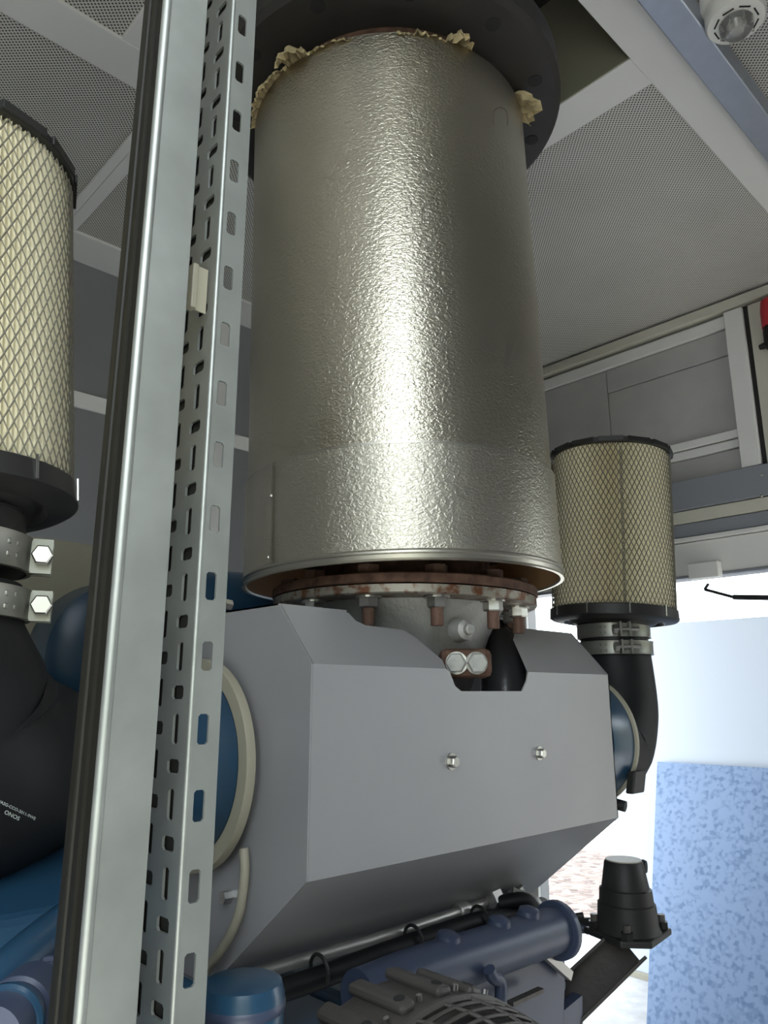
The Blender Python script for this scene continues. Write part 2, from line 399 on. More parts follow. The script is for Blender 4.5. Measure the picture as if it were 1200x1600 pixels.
# door stay on the header
ds = thing('door_stay', 'thin dark folding door stay hanging from the white header', 'door stay', onX(1100, 905, XW-0.05))
MB().box((XW-0.07, onX(1125, 900, XW-0.06).y, ZH-0.012), (XW-0.03, onX(1077, 900, XW-0.06).y, ZH+0.05)).build('housing', WHITE, ds, bevel=0.004)
p0 = onX(1107, 912, XW-0.06); p1 = onX(1101, 921, XW-0.06); p2 = onX(1146, 933, XW-0.06); p3 = onX(1203, 934, XW-0.06)
MB().tube([p0, p1], 0.006, 8).build('pivot', PLAST, ds); MB().tube([p1, p2], 0.006, 8).build('arm', PLAST, ds)
MB().tube([p2, p3], 0.010, 8).build('arm', PLAST, ds)
# red alarm at the post
rp = onX(1203, 492, XW-0.05)
ra = thing('alarm_sounder', 'red and black alarm sounder on the end wall beside the cream post', 'alarm', (rp.x, rp.y, rp.z-0.09))
MB().lathe([(0.012, 0.075), (0.028, 0.06), (0.034, 0.02), (0.034, -0.05)], 24, rp).build('dome', RED, ra, smooth=True)
MB().lathe([(0.030, -0.051), (0.033, -0.07), (0.033, -0.13), (0.02, -0.15)], 24, rp).build('base', PLAST, ra, smooth=True)
MB().lathe([(0.011, 0), (0.014, 0.01), (0.010, 0.03)], 12, rp+Vector((-0.01, 0.02, -0.125)), (0, 1, 0)).build('knob', PLAST, ra, smooth=True)

# ================================================================== SMOKE DETECTOR WITH BEACON
sc = onZ(1150, 34, HC-0.085)
sdv = thing('smoke_detector', 'round white smoke detector with clear beacon on the ceiling', 'smoke detector', (sc.x, sc.y, HC-0.11))
k = 0.068
MB().lathe([(k*1.06, HC-0.001-sc.z), (k*1.06, 0.052), (k*0.98, 0.044)], 40, sc).build('base', DETW, sdv, smooth=True)
MB().lathe([(k*0.90, 0.050), (k*0.96, 0.030), (k*0.96, 0.004), (k*0.9, -0.002), (k*0.62, -0.006)], 40, sc).build('body', DETW, sdv, smooth=True)
MB().lathe([(k*0.55, -0.006), (k*0.52, -0.020), (k*0.40, -0.032), (k*0.34, -0.034)], 24, sc).build('beacon', LENS, sdv, smooth=True)
MB().lathe([(k*0.22, -0.004), (k*0.20, -0.022)], 12, sc).build('lamp', DETW, sdv)
for j in range(8):
    a = j*math.pi/4; d = Vector((math.cos(a), math.sin(a), 0)); e = Vector((-d.y, d.x, 0))
    MB().obox(sc+d*k*0.66+Vector((0, 0, -0.0062)), d*0.0016, e*0.0125, (0, 0, 0.0008)).build('vent_slot', DARK, sdv)
    MB().obox(sc+d*k*0.50+Vector((0, 0, -0.016)), d*0.004, e*0.0014, (0, 0, 0.011)).build('beacon_rib', LENS, sdv)

# ================================================================== EXHAUST STACK
DCY = 1.36
ab = onD(628, 890, DCY); at = onD(605, 150, DCY)
axis = (at-ab).normalized(); RB, RS = 0.281, 0.286
q = Vector((0, 0, 1)).rotation_difference(axis)
base = Vector((ab.x, ab.y, ab.z))
def hz(px, py, r): return (onD(px, py, DCY-r).z-base.z)       # height of a near rim point above the base
h_bot = hz(628, 872, RS); h_bead = hz(628, 863, RS); h_sl = hz(622, 690, RS); h_top = hz(602, 50, RB)
ex = thing('exhaust_silencer', 'large silver embossed insulated exhaust cylinder rising to a black flange', 'exhaust', base, rot=q.to_euler())
def L(mb, name, m, par=None, **k): return mb.build(name, m, par or ex, local=True, **k)
NS = 128
L(MB().lathe([(RB, h_sl-0.02), (RB, h_top)], NS, caps=(False, False)), 'jacket', JACKET, smooth=True)
sl = L(MB().lathe([(RS, h_bead), (RS, h_sl)], NS, caps=(False, False)), 'lower_sleeve', SLEEVE, smooth=True)
L(MB().lathe([(RS+0.0005, h_sl+0.0015), (RS+0.0005, h_sl-0.002), (RB-0.001, h_sl+0.0015)], NS, caps=(False, False)), 'lap_edge', ALU, smooth=True)
L(MB().lathe([(RS, h_bead+0.006), (RS+0.0025, h_bead+0.003), (RS+0.0025, h_bead), (RS, h_bead-0.002), (RS-0.001, h_bot+0.001), (RS+0.002, h_bot-0.003), (RS-0.004, h_bot-0.003), (RS-0.006, h_bot)], NS, caps=(False, False)), 'rim_bead', ALU, sl, smooth=True)
L(MB().lathe([(RS-0.005, h_bot), (RS-0.005, h_bot+0.16)], NS, caps=(False, False)), 'inner_liner', LINER, smooth=True)
L(MB().lathe([(0.15, h_bot+0.06), (RS-0.005, h_bot+0.07)], 64, caps=(False, False)), 'inner_closure', BLACKF, smooth=True)
tocam = Vector((-base.x, -base.y, 0)).normalized(); rgt = Vector((rt.x, rt.y, 0)).normalized()
def ring_pt(r, deg, h): a = math.radians(deg); return tocam*(r*math.cos(a))+rgt*(r*math.sin(a))+Vector((0, 0, h))
def angx(px): return math.degrees(math.asin(max(-1, min(1, (px-628)/262))))
for px_, py_ in ((428, 770), (424, 866), (817, 720)):
    dg = math.degrees(math.asin((px_-622)/268)); p = ring_pt(RS, dg, 0)
    hh = onD(px_, py_, (Vector((base.x, base.y, 0))+p).length).z-base.z
    p.z = hh; L(MB().lathe([(0.0035, 0), (0.0032, 0.0015), (0.0015, 0.003)], 10, p, ring_pt(1, dg, 0)), 'rivet', ZINC, smooth=True)
# lengthwise lap on the sleeve
for dg in (-47.5,):
    s_ = MB(); P = []
    for hh in (h_bead+0.004, h_sl): P += [ring_pt(RS+0.0004, dg, hh), ring_pt(RS+0.0009, dg+0.2, hh), ring_pt(RS+0.0009, dg+0.7, hh), ring_pt(RS+0.0004, dg+1.2, hh)]
    s_.add(P, [(0,1,5,4),(1,2,6,5),(2,3,7,6)]); L(s_, 'lap_seam', SLEEVE, sl)
# faint pencilled stroke high on the jacket
def on_jacket(px, py):
    d = q.inverted() @ ray(px, py); o = q.inverted() @ (CAMP-base)
    a_, b_, c_ = d.x*d.x+d.y*d.y, 2*(o.x*d.x+o.y*d.y), o.x*o.x+o.y*o.y-(RB+0.0002)**2
    return o+d*((-b_-math.sqrt(max(0, b_*b_-4*a_*c_)))/(2*a_))
L(MB().tube(smoothpath([on_jacket(*p) for p in ((772, 197), (771, 180), (773, 172), (781, 168), (790, 172), (793, 183), (793, 196))], 5), 0.0007, 5), 'pencil_mark', PENCIL)
# top flange and pipe
zf = h_top+0.045; RF = 0.362
L(MB().lathe([(0.20, h_top-0.04), (0.225, zf)], 64, caps=(True, False)), 'pipe_neck', BLACKF, smooth=True)
L(MB().lathe([(0.20, zf), (RF-0.012, zf), (RF, zf+0.010), (RF, zf+0.062), (0.20, zf+0.062)], 96, caps=(False, False)), 'top_flange', BLACKF, smooth=True)
L(MB().lathe([(0.235, zf+0.003), (0.238, zf-0.012), (0.245, zf-0.012), (0.250, zf+0.003)], 64, caps=(False, False)), 'weld_bead', RUST, smooth=True)
hs = None
for kk in range(12):
    p = ring_pt(0.318, kk*30+8, zf-0.0012)
    L(MB().lathe([(0.0145, 0.0), (0.0145, 0.0008), (0.012, 0.0008)], 16, p), 'bolt_hole', DARK)
    d_ = ring_pt(1, kk*30+8, 0)
L(MB().lathe([(0.20, zf+0.06), (0.20, HC+0.34-base.z)], 48), 'upper_pipe', BLACKF, smooth=True)
# wool packing squeezed out of the jacket top
def tuft(d0, d1, hmin, hmax, out, seed):
    rnd = random.Random(seed); m_ = MB(); n_ = max(6, int(abs(d1-d0)*1.2)); P = []; prof = 7
    for i in range(n_+1):
        dg = d0+(d1-d0)*i/n_; e = math.sin(math.pi*min(1, max(0.12, i/n_ if i < n_ else 0.94)))**0.5
        H = (hmin+(hmax-hmin)*rnd.random())*e; O = out*(0.4+rnd.random())*e
        for j in range(prof):
            a = math.pi*j/(prof-1)
            P.append(ring_pt(RB-0.012+O*0.5-(0.012+O*0.6)*math.cos(a)*1.0+rnd.uniform(-.003, .003), dg+rnd.uniform(-.3, .3), h_top-0.006+H*math.sin(a)+rnd.uniform(-.003, .003)))
    fs = [(i*prof+j, i*prof+j+1, (i+1)*prof+j+1, (i+1)*prof+j) for i in range(n_) for j in range(prof-1)]
    m_.add(P, fs); return m_
for d0, d1, h0, h1, o_, sd_ in ((-78, -42, 0.012, 0.03, 0.012, 1), (-44, -31, 0.02, 0.05, 0.022, 2), (-31, -12, 0.006, 0.014, 0.004, 5), (4, 24, 0.010, 0.02, 0.006, 3), (23, 33, 0.012, 0.04, 0.02, 4), (64, 80, 0.028, 0.055, 0.03, 7)):
    L(tuft(d0, d1, h0, h1, o_, sd_), 'wool_tuft', WOOL, smooth=True)
L(MB().lathe([(0.20, h_top+0.004), (RB-0.003, h_top-0.012)], 64, caps=(False, False)), 'wool_packing', WOOL)

# ================================================================== EXHAUST OUTLET FLANGES AND CASTING
cx, cy = base.x+0.003, base.y-0.003
RFL = 0.236
zf0 = onD(628, 926, DCY-RFL).z; zf1 = onD(628, 909, DCY-RFL).z; zf2 = onD(628, 893, DCY-RFL).z
eo = thing('exhaust_outlet', 'grey cast exhaust outlet with rusty bolted flanges under the silver cylinder', 'exhaust outlet', (cx, cy, zf0-0.2))
C0 = Vector((cx, cy, 0))
MB().lathe([(0.12, zf0), (RFL-0.002, zf0), (RFL, zf0+0.002), (RFL, zf1-0.0025), (0.12, zf1-0.0025)], 96, C0, caps=(False, False)).build('lower_flange', RUSTG, eo, smooth=True)
MB().lathe([(0.12, zf1), (RFL, zf1), (RFL+0.002, zf1+0.002), (RFL+0.002, zf2-0.002), (RFL, zf2), (0.12, zf2)], 96, C0, caps=(False, False)).build('upper_flange', RUST, eo, smooth=True)
MB().lathe([(0.155, zf2-0.002), (0.155, base.z+h_bot+0.10)], 64, C0, caps=(False, True)).build('riser_pipe', RUST, eo, smooth=True)
MB().lathe([(0.09, zf0-0.23), (0.115, zf0-0.14), (0.135, zf0-0.09), (0.150, zf0-0.05), (0.165, zf0-0.02), (0.18, zf0+0.003)], 64, C0, caps=(True, False)).build('casting', CAST, eo, smooth=True)
bolt0 = None
for kk in range(12):
    dg = -16+kk*30; p = C0+ring_pt(0.205, dg, zf0)
    if bolt0 is None:
        s0 = sub_piece(MB().lathe([(0.0095, -0.046), (0.0100, -0.044), (0.0100, zf2-zf0+0.004)], 16), 'bolt', STUD, eo, p, smooth=True)
        n0 = MB().lathe([(0.0145, -0.0185), (0.0162, -0.0165), (0.0162, -0.0035)], 6).build('nut', ZINC, s0, local=True)
        w0 = MB().lathe([(0.0205, -0.0033), (0.0205, -0.0002)], 20).build('washer', ZINC, s0, local=True)
        h0_ = MB().lathe([(0.0185, zf2-zf0+0.0005), (0.0185, zf2-zf0+0.016)], 6).build('bolt_head', STUD, s0, local=True)
        s0.rotation_euler = (0, 0, 0.3); bolt0 = (s0, n0, w0, h0_)
    else:
        s1 = link_copy(bolt0[0], eo, p, (0, 0, 0.3+kk*0.77))
        for ch in bolt0[1:]:
            c1 = ch.copy(); COL.objects.link(c1); c1.parent = s1
# boss with hex plugs, stud
ca = onD(728, 1036, DCY-0.185); u_ = tocam; r_ = rgt
MB().obox(ca-u_*(-0.0)-u_*0.03, r_*0.040, u_*0.036, (0, 0, 0.022)).build('boss', RUST, eo, bevel=0.01)
for pxx in (714, 744):
    pc = onD(pxx, 1036, DCY-0.195); d_ = (u_*1.0+r_*(-0.25 if pxx < 730 else 0.12)).normalized()
    pl = MB().lathe([(0.017, -0.01), (0.017, 0.004)], 24, pc, d_).build('plug', ZINC, eo, smooth=True)
    MB().lathe([(0.0155, 0.004), (0.0155, 0.012), (0.014, 0.0135)], 6, pc, d_).build('hex_head', CAST, pl)
pc = onD(727, 984, DCY-0.155)
MB().lathe([(0.020, -0.02), (0.016, 0.002), (0.009, 0.006), (0.009, 0.014), (0.007, 0.016)], 16, pc, (u_*0.8+r_*0.5).normalized()).build('stud_boss', CAST, eo, smooth=True)
# taped hose beside the casting
hp = [onD(778, 1000, 1.46), onD(783, 1015, 1.43), onD(788, 1055, 1.39), onD(790, 1125, 1.36)]
tag(MB().tube(smoothpath(hp, 8), 0.043, 24).build('taped_hose', TAPE, smooth=True), 'glossy black taped hose seen through the notch of the grey heat shield', 'hose')

# ================================================================== HEAT SHIELD
SX0, SX1, SY = 0.585, 1.285, 0.75
zt, zm, zb, ze = Z(0.122), Z(0.0405), Z(-0.2085), Z(-0.364); yt, ye, yr = 0.824, 0.945, 1.12
hsd = thing('heat_shield', 'grey folded sheet metal heat shield box below the exhaust cylinder', 'heat shield', ((SX0+SX1)/2, 0.95, ze))
cn = Vector((0, -(zt-zm), yt-SY)).normalized()
def onC(x, y): return onP(x, y, (0, SY, zm), cn)
cut = [(529, 950), (545, 958), (556, 970), (571, 977), (630, 984), (648, 995), (691, 1031)]
cutr = [(824, 1045), (803, 998), (812, 987)]
tl = Vector((SX0+0.004, yt, zt)); tr = Vector((SX1, yt, zt))
def snap(p): return Vector((p.x, max(SY, min(yt, p.y)), max(zm, min(zt, p.z))))
C1 = [snap(onC(*p)) for p in cut]; C2 = [snap(onC(*p)) for p in cutr]
C1[0] = Vector((C1[0].x, yt, zt)); C2[-1] = Vector((C2[-1].x, yt, zt))
eL = Vector((onY(697, 1039, SY).x, SY, zm)); eR = Vector((onY(825, 1045, SY).x, SY, zm))
MB().prism([Vector((SX0+0.004, SY, zm)), eL]+C1[::-1]+[tl], cn*-0.0025).build('upper_slope', SHIELD, hsd)
MB().prism([eR, Vector((SX1, SY, zm)), tr]+C2[::-1], cn*-0.0025).build('upper_slope', SHIELD, hsd)
FP = [Vector((SX0+0.003, SY, zb)), Vector((SX1, SY, zb)), Vector((SX1, SY, zm)), eR]+[onY(x, y, SY) for x, y in ((823, 1064), (816, 1080), (721, 1080), (711, 1072), (703, 1050))]+[eL, Vector((SX0+0.003, SY, zm))]
fp = MB().prism(FP, (0, 0.0025, 0)).build('front_plate', SHIELD, hsd)
ln = Vector((0, -(zb-ze), -(ye-SY))).normalized()
MB().prism([Vector((SX0+0.003, SY, zb)), Vector((SX1, SY, zb)), Vector((SX1, ye, ze)), Vector((SX0+0.003, ye, ze))], -ln*0.0025).build('lower_slope', SHIELD, hsd)
for X, nm, sg in ((SX0, 'end_plate', 1), (SX1, 'end_plate', -1)):
    e = [(SY, zm), (yt, zt), (yr, zt), (yr, ze), (ye, ze), (SY, zb)]
    MB().prism([Vector((X, y, z)) for y, z in e], (0.0025*sg, 0, 0)).build(nm, SHIELD, hsd)
MB().box((SX0, yt, zt-0.0025), (SX0+0.12, yr, zt)).build('top_flange', SHIELD, hsd)
MB().box((SX1-0.10, yt, zt-0.0025), (SX1, yr, zt)).build('top_flange', SHIELD, hsd)
for pxx, pyy, rr in ((705, 1190, 0.0115), (842, 1177, 0.0105)):
    p = onY(pxx, pyy, SY)
    wsh = MB().lathe([(rr, 0), (rr, 0.002)], 24, p, (0, -1, 0)).build('washer', ZINC, hsd)
    MB().lathe([(rr*0.72, 0.002), (rr*0.72, 0.009), (rr*0.6, 0.0105)], 6, p, (0, -1, 0), ph=0.4).build('bolt_head', ZINC, wsh)

# ================================================================== TURBOCHARGERS
TY, TZ = 0.868, Z(-0.08); RT = 0.127
tb = thing('turbocharger', 'blue turbocharger housing with cream ring left of the heat shield', 'turbocharger', (0.50, 0.98, TZ-0.15))
o_ = Vector((0.0, TY, TZ)); TYL = 0.982; ol = Vector((0, TYL, TZ-0.008))
MB().lathe([(0.085, 0.42), (0.108, 0.445), (0.120, 0.48), (0.123, 0.52), (0.121, 0.557)], 64, ol, (1, 0, 0)).build('compressor_housing', BLUE, tb, smooth=True)
MB().lathe([(0.122, 0.557), (0.141, 0.557), (0.142, 0.559), (0.142, 0.570), (0.08, 0.572)], 64, ol, (1, 0, 0), caps=(False, False)).build('backing_ring', CREAM, tb, smooth=True)
MB().lathe([(0.10, 0.571), (0.10, 0.584)], 48, ol, (1, 0, 0)).build('turbine_neck', SHIELD, tb, smooth=True)
MB().lathe([(0.062, 0.37), (0.066, 0.40), (0.085, 0.425)], 48, ol, (1, 0, 0)).build('inlet_cone', BLUE, tb, smooth=True)
MB().tube(smoothpath([onX(381, 1325, 0.572), onX(382, 1365, 0.572), onX(374, 1425, 0.572), onX(352, 1475, 0.572), onX(318, 1520, 0.572)], 8), 0.0062, 12).build('oil_pipe', CREAM, tb, smooth=True)
bb = onX(338, 1405, 0.565); MB().lathe([(0.008, 0), (0.008, 0.012)], 6, bb+Vector((0.02, 0, 0)), (-1, 0, 0)).build('bolt', ZINC, tb)
tb2 = thing('turbocharger', 'blue turbocharger housing with thin pale rim right of the heat shield', 'turbocharger', (1.34, TY, TZ-0.13))
MB().lathe([(0.118, 1.289), (0.122, 1.31), (0.122, 1.355), (0.10, 1.36)], 64, o_, (1, 0, 0)).build('compressor_housing', BLUE, tb2, smooth=True)
MB().lathe([(0.10, 1.354), (0.127, 1.356), (0.127, 1.364), (0.10, 1.366)], 64, o_, (1, 0, 0)).build('rim', CREAM, tb2, smooth=True)
MB().lathe([(0.12, 1.366), (0.085, 1.40), (0.075, 1.43)], 48, o_, (1, 0, 0), caps=(False, True)).build('inlet_cone', DKBLUE, tb2, smooth=True)
p = onX(997, 1222, 1.36)
MB().obox(p+Vector((0.0, 0.004, 0)), (0.022, 0, 0), (0, 0.008, 0), (0, -0.004, 0.020)).build('clamp_block', PLAST, tb2, bevel=0.003)
p = onX(972, 1258, 1.33); MB().lathe([(0.010, -0.02), (0.010, 0.012)], 12, p+Vector((0, .006, 0)), (0.2, -1, -0.2)).build('drain_stub', PLAST, tb2)

# ================================================================== AIR FILTERS
FR = 0.133
def air_filter(c, z0, z1, label, group, neck_z, lean, rn):
    t_ = thing('air_filter', label, 'air filter', (c[0], c[1], neck_z), group, rot=Vector((0, 0, 1)).rotation_difference(Vector((lean[0], lean[1], 1)).normalized()).to_euler())
    z0 -= neck_z; z1 -= neck_z; neck_z = 0.0
    O = Vector((0, 0, 0)); np_ = 150; m_ = MB(); P = []
    for z in (z0+0.02, z1-0.012):
        for k in range(np_*2):
            a = math.pi*k/np_; r = FR-0.004 if k % 2 else FR-0.016
            P.append(O+Vector((r*math.cos(a), r*math.sin(a), z)))
    n2 = np_*2; m_.add(P, [(k, (k+1) % n2, n2+(k+1) % n2, n2+k) for k in range(n2)])
    m_.build('pleated_media', MEDIA, t_, local=True)
    # expanded metal sleeve: two families of flat strands
    cols = 76; ph = 0.0215; rows = int((z1-z0-0.045)/ph*2); dz = (z1-z0-0.040)/rows; m_ = MB(); rr = FR
    P = []; fs = []
    def strand(a0, za, a1, zb_):
        i = len(P); da = 0.0010/rr; tt = 0.0011
        for a, z in ((a0, za), (a1, zb_)):
            for ds_, r2 in ((-da, rr), (0, rr+tt), (da, rr)):
                P.append(O+Vector((r2*math.cos(a+ds_), r2*math.sin(a+ds_), z)))
        fs.extend([(i, i+1, i+4, i+3), (i+1, i+2, i+5, i+4)])
    st = 2*math.pi/cols
    for r in range(rows):
        for k in range(cols):
            a = k*st+(st/2 if r % 2 else 0); z = z0+0.024+r*dz
            strand(a, z, a+st/2, z+dz); strand(a, z, a-st/2, z+dz)
    m_.add(P, fs); me = m_.build('wire_mesh', MESH, t_, local=True); me['kind'] = 'stuff'
    # mesh overlap seam
    sa = math.atan2(-c[1], -c[0])+0.18; m_ = MB(); P = []; fs = []
    sv = MB()
    for k in range(int((z1-z0)/0.011)-4):
        z = z0+0.026+k*0.011
        for s_ in (-1, 1):
            a = sa; P0_ = O+Vector(((rr+0.0015)*math.cos(a-0.02*s_), (rr+0.0015)*math.sin(a-0.02*s_), z)); P1_ = O+Vector(((rr+0.0015)*math.cos(a+0.02*s_), (rr+0.0015)*math.sin(a+0.02*s_), z+0.010))
            e_ = Vector((-math.sin(a), math.cos(a), 0))*0.0009
            sv.add([P0_-e_, P0_+e_, P1_+e_, P1_-e_], [(0, 1, 2, 3)])
    sm_ = sv.build('mesh_seam', MESH, t_, local=True); sm_['kind'] = 'stuff'
    top = MB().lathe([(FR-0.02, z1-0.012), (FR+0.003, z1-0.012), (FR+0.004, z1-0.010), (FR+0.004, z1-0.002), (FR+0.001, z1), (FR-0.02, z1)], 96, O, caps=(True, True)).build('top_cap', PLAST, t_, local=True, smooth=True)
    for k in range(14):
        a = 2*math.pi*k/14+0.1; d = Vector((math.cos(a), math.sin(a), 0)); e = Vector((-d.y, d.x, 0))
        MB().obox(O+d*(FR+0.0035)+Vector((0, 0, z1-0.006)), d*0.0015, e*0.026, (0, 0, 0.0055)).build('cap_lug', PLAST, top, local=True, bevel=0.001)
    bc = MB().lathe([(FR, z0+0.026), (FR+0.004, z0+0.024), (FR+0.005, z0+0.003), (FR, z0), (FR-0.025, z0-0.004), (FR-0.030, z0+0.002), (FR-0.036, z0+0.002), (FR-0.045, z0-0.006), (rn+0.006, z0-0.010)], 96, O, caps=(False, True)).build('bottom_cap', PLAST, t_, local=True, smooth=True)
    for k in range(10):
        a = 2*math.pi*k/10-1.75; d = Vector((math.cos(a), math.sin(a), 0)); e = Vector((-d.y, d.x, 0))
        MB().obox(O+d*(FR+0.0055)+Vector((0, 0, z0+0.017)), d*0.0008, e*0.0012, (0, 0, 0.012)).build('clip', ZINC, bc, local=True)
    MB().lathe([(rn, z0-0.006), (rn, neck_z)], 48, O).build('neck', PLAST, t_, local=True, smooth=True)
    return t_
# left one, close to the camera
FL = (0.173, 0.834)
zl1 = onD(123, 305, 0.86).z; zl0 = onD(131, 822, 0.865).z
zc1 = (onD(40, 832, 0.80).z, onD(40, 888, 0.80).z); zc2 = (onD(40, 916, 0.80).z, onD(50, 966, 0.80).z)
air_filter(FL, zl0, zl1, 'cream pleated air filter with wire mesh, cut off at the left edge', 'air filters over the turbocharger intakes', zc1[1]-0.005, rgt*-0.103, 0.088)
FX2 = (1.5255, 0.871)
zr1 = onD(950, 680, 1.62).z; zr0 = onD(950, 962, 1.62).z
zk1 = (onD(960, 972, 1.68).z, onD(960, 995, 1.68).z); zk2 = (onD(960, 1000, 1.68).z, onD(960, 1022, 1.68).z)
air_filter(FX2, zr0, zr1, 'cream pleated air filter with wire mesh, right of the exhaust cylinder', 'air filters over the turbocharger intakes', zk1[1]-0.005, rgt*0.049, 0.072)

def clamp(c, z0, z1, r, lug_deg, label, group):
    t_ = thing('hose_clamp', label, 'hose clamp', (c[0], c[1], z0), group); O = Vector((c[0], c[1], 0))
    MB().lathe([(r-0.002, z0), (r+0.0025, z0+0.0005), (r+0.0015, z0+0.003), (r+0.0015, z1-0.003), (r+0.0025, z1-0.0005), (r-0.002, z1)], 64, O, caps=(False, False)).build('band', CLAMP, t_, smooth=True)
    a = math.radians(lug_deg); d = Vector((math.cos(a), math.sin(a), 0)); e = Vector((-d.y, d.x, 0)); zm_ = (z0+z1)/2
    MB().obox(O+d*(r+0.010)+e*0.010+Vector((0, 0, zm_)), d*0.011, e*0.0018, (0, 0, (z1-z0)/2)).build('lug', CLAMP, t_)
    MB().obox(O+d*(r+0.010)-e*0.010+Vector((0, 0, zm_)), d*0.011, e*0.0018, (0, 0, (z1-z0)/2)).build('lug', CLAMP, t_)
    b_ = MB().tube([O+d*(r+0.012)+e*0.03+Vector((0, 0, zm_)), O+d*(r+0.012)-e*0.016+Vector((0, 0, zm_))], 0.004, 10).build('bolt', ZINC, t_)
    MB().lathe([(0.0105, 0), (0.0105, 0.008), (0.009, 0.0095)], 6, O+d*(r+0.012)-e*0.0155+Vector((0, 0, zm_)), -e).build('bolt_head', ZINC, b_)
    for i in (-1, 1):
        for j in (-1, 1):
            aa = a-0.55+i*0.07; dd = Vector((math.cos(aa), math.sin(aa), 0))
            MB().lathe([(0.003, 0), (0.002, 0.001)], 8, O+dd*(r+0.0015)+Vector((0, 0, zm_+j*0.006)), dd).build('spot_weld', CLAMP, t_)
    return t_
clamp(FL, zc1[1], zc1[0], 0.0905, -22, 'upper dull steel clamp under the left air filter', 'clamps on the left intake')
clamp(FL, zc2[1], zc2[0], 0.0945, -22, 'lower dull steel clamp under the left air filter, on the black elbow', 'clamps on the left intake')
clamp(FX2, zk1[1], zk1[0], 0.077, 225, 'upper dull steel clamp under the right air filter', 'clamps on the right intake')
clamp(FX2, zk2[1], zk2[0], 0.080, 225, 'lower dull steel clamp under the right air filter, on the black elbow', 'clamps on the right intake')
# elbows
def elbow(name, pts, rads, label):
    sp = smoothpath(pts, 8); return tag(MB().tube(sp, lerp_list(rads, len(sp)), 40).build(name, RUBBER, smooth=True), label, 'hose')
zz = zc2[0]
el = thing('intake_elbow', 'black rubber intake elbow with white print below the left air filter', 'hose', (FL[0], FL[1], TZ-0.14))
sp = smoothpath([(FL[0], FL[1], zz+0.006), (FL[0], FL[1], zc2[1]-0.004), (FL[0]+0.002, FL[1], zc2[1]-0.05), (FL[0]+0.01, FL[1]+0.005, TZ+0.045), (FL[0]+0.05, FL[1]+0.02, TZ+0.012), (0.33, 0.93, TZ+0.0), (0.40, 0.975, TZ-0.008)], 8)
eb_ = MB().tube(sp, lerp_list([0.086, 0.092, 0.114, 0.130, 0.120, 0.095, 0.075], len(sp)), 48).build('elbow_body', RUBBER, el, smooth=True)
elbow('intake_elbow', [(FX2[0], FX2[1], zk2[0]+0.004), (FX2[0], FX2[1], zk2[1]-0.03), (FX2[0]-0.005, FX2[1], TZ+0.05), (FX2[0]-0.05, TY, TZ-0.02), (1.42, TY, TZ)], [0.072, 0.078, 0.083, 0.085, 0.08],
      'black rubber intake elbow below the right air filter')

# white print on the left elbow
from mathutils.bvhtree import BVHTree
def text(body, size, px, py, parent, surf):
    cu = bpy.data.curves.new('print', 'FONT'); cu.body = body; cu.size = size; cu.offset = 0.012*size
    ob = bpy.data.objects.new('print', cu); COL.objects.link(ob)
    me = bpy.data.meshes.new_from_object(ob.evaluated_get(bpy.context.evaluated_depsgraph_get())); me.name = 'print'
    bpy.data.objects.remove(ob); me.materials.append(PRINT)
    o = BASE[parent.name]; bv = BVHTree.FromPolygons([v.co+o for v in surf.data.vertices], [list(p.vertices) for p in surf.data.polygons])
    ca, sa = math.cos(math.radians(26)), math.sin(math.radians(26))
    for v in me.vertices:                        # lay the flat print onto the rubber
        x, y = px+v.co.x*ca+v.co.y*sa, py+v.co.x*sa-v.co.y*ca
        d = ray(x, y).normalized(); h = bv.ray_cast(CAMP, d)
        p = (h[0]-d*0.0006) if h[0] is not None else onD(x, y, 0.73)
        v.co = p-o
    o2 = bpy.data.objects.new('print', me); COL.objects.link(o2); o2.parent = parent; BASE[o2.name] = o
    return o2
text('WA2G-CCO-2011-9WE', 6.6, -6, 1252, el, eb_)
text('ONOS', 9.0, 6, 1271, el, eb_)

# ================================================================== SLOTTED POST AND DOOR POST
zlo, zhi = 0.0, HC-0.006
ax_, ay_ = 0.2697, 0.4794
sp_ = thing('slotted_post', 'galvanised slotted steel angle post in front of the exhaust cylinder', 'post', (ax_, ay_, 0))
def slot_plate(name, org, udir, ndir, width, cols, z0, z1):
    # cols: list of (u centre, [(zc, w, h)...], strip u0, strip u1); real slots through 2 mm sheet
    m_ = MB(); org = Vector(org); udir = Vector(udir); nd = Vector(ndir)*0.002
    for uc, holes, u0, u1 in cols:
        holes = sorted(holes); zs = [z0]+[(holes[i][0]+holes[i+1][0])/2 for i in range(len(holes)-1)]+[z1]
        for i, (zc, hw, hh) in enumerate(holes):
            a, b = zs[i], zs[i+1]; ch = min(hw, hh)*0.2
            def P(u, z): return org+udir*u+Vector((0, 0, z))
            out = [P(u0, a), P(u1, a), P(u1, b), P(u0, b)]
            l, r, bt, tp = uc-hw/2, uc+hw/2, zc-hh/2, zc+hh/2
            hl = [P(l+ch, bt), P(r-ch, bt), P(r, bt+ch), P(r, tp-ch), P(r-ch, tp), P(l+ch, tp), P(l, tp-ch), P(l, bt+ch)]
            V = out+hl; V = V+[p+nd for p in V]
            fr = [(0, 1, 5, 4), (1, 6, 5), (1, 2, 7, 6), (2, 8, 7), (2, 3, 9, 8), (3, 10, 9), (3, 0, 11, 10), (0, 4, 11)]
            fs = [tuple(f) for f in fr]+[tuple(x+12 for x in f)[::-1] for f in fr]
            fs += [(4+j, 4+(j+1) % 8, 16+(j+1) % 8, 16+j) for j in range(8)]
            m_.add(V, fs)
    # outer edges
    for u in (cols[0][2], cols[-1][3]):
        p = org+udir*u; m_.add([p+Vector((0, 0, z0)), p+Vector((0, 0, z1)), p+Vector((0, 0, z1))+nd, p+Vector((0, 0, z0))+nd], [(0, 1, 2, 3)])
    return m_.build(name, GALV, sp_)
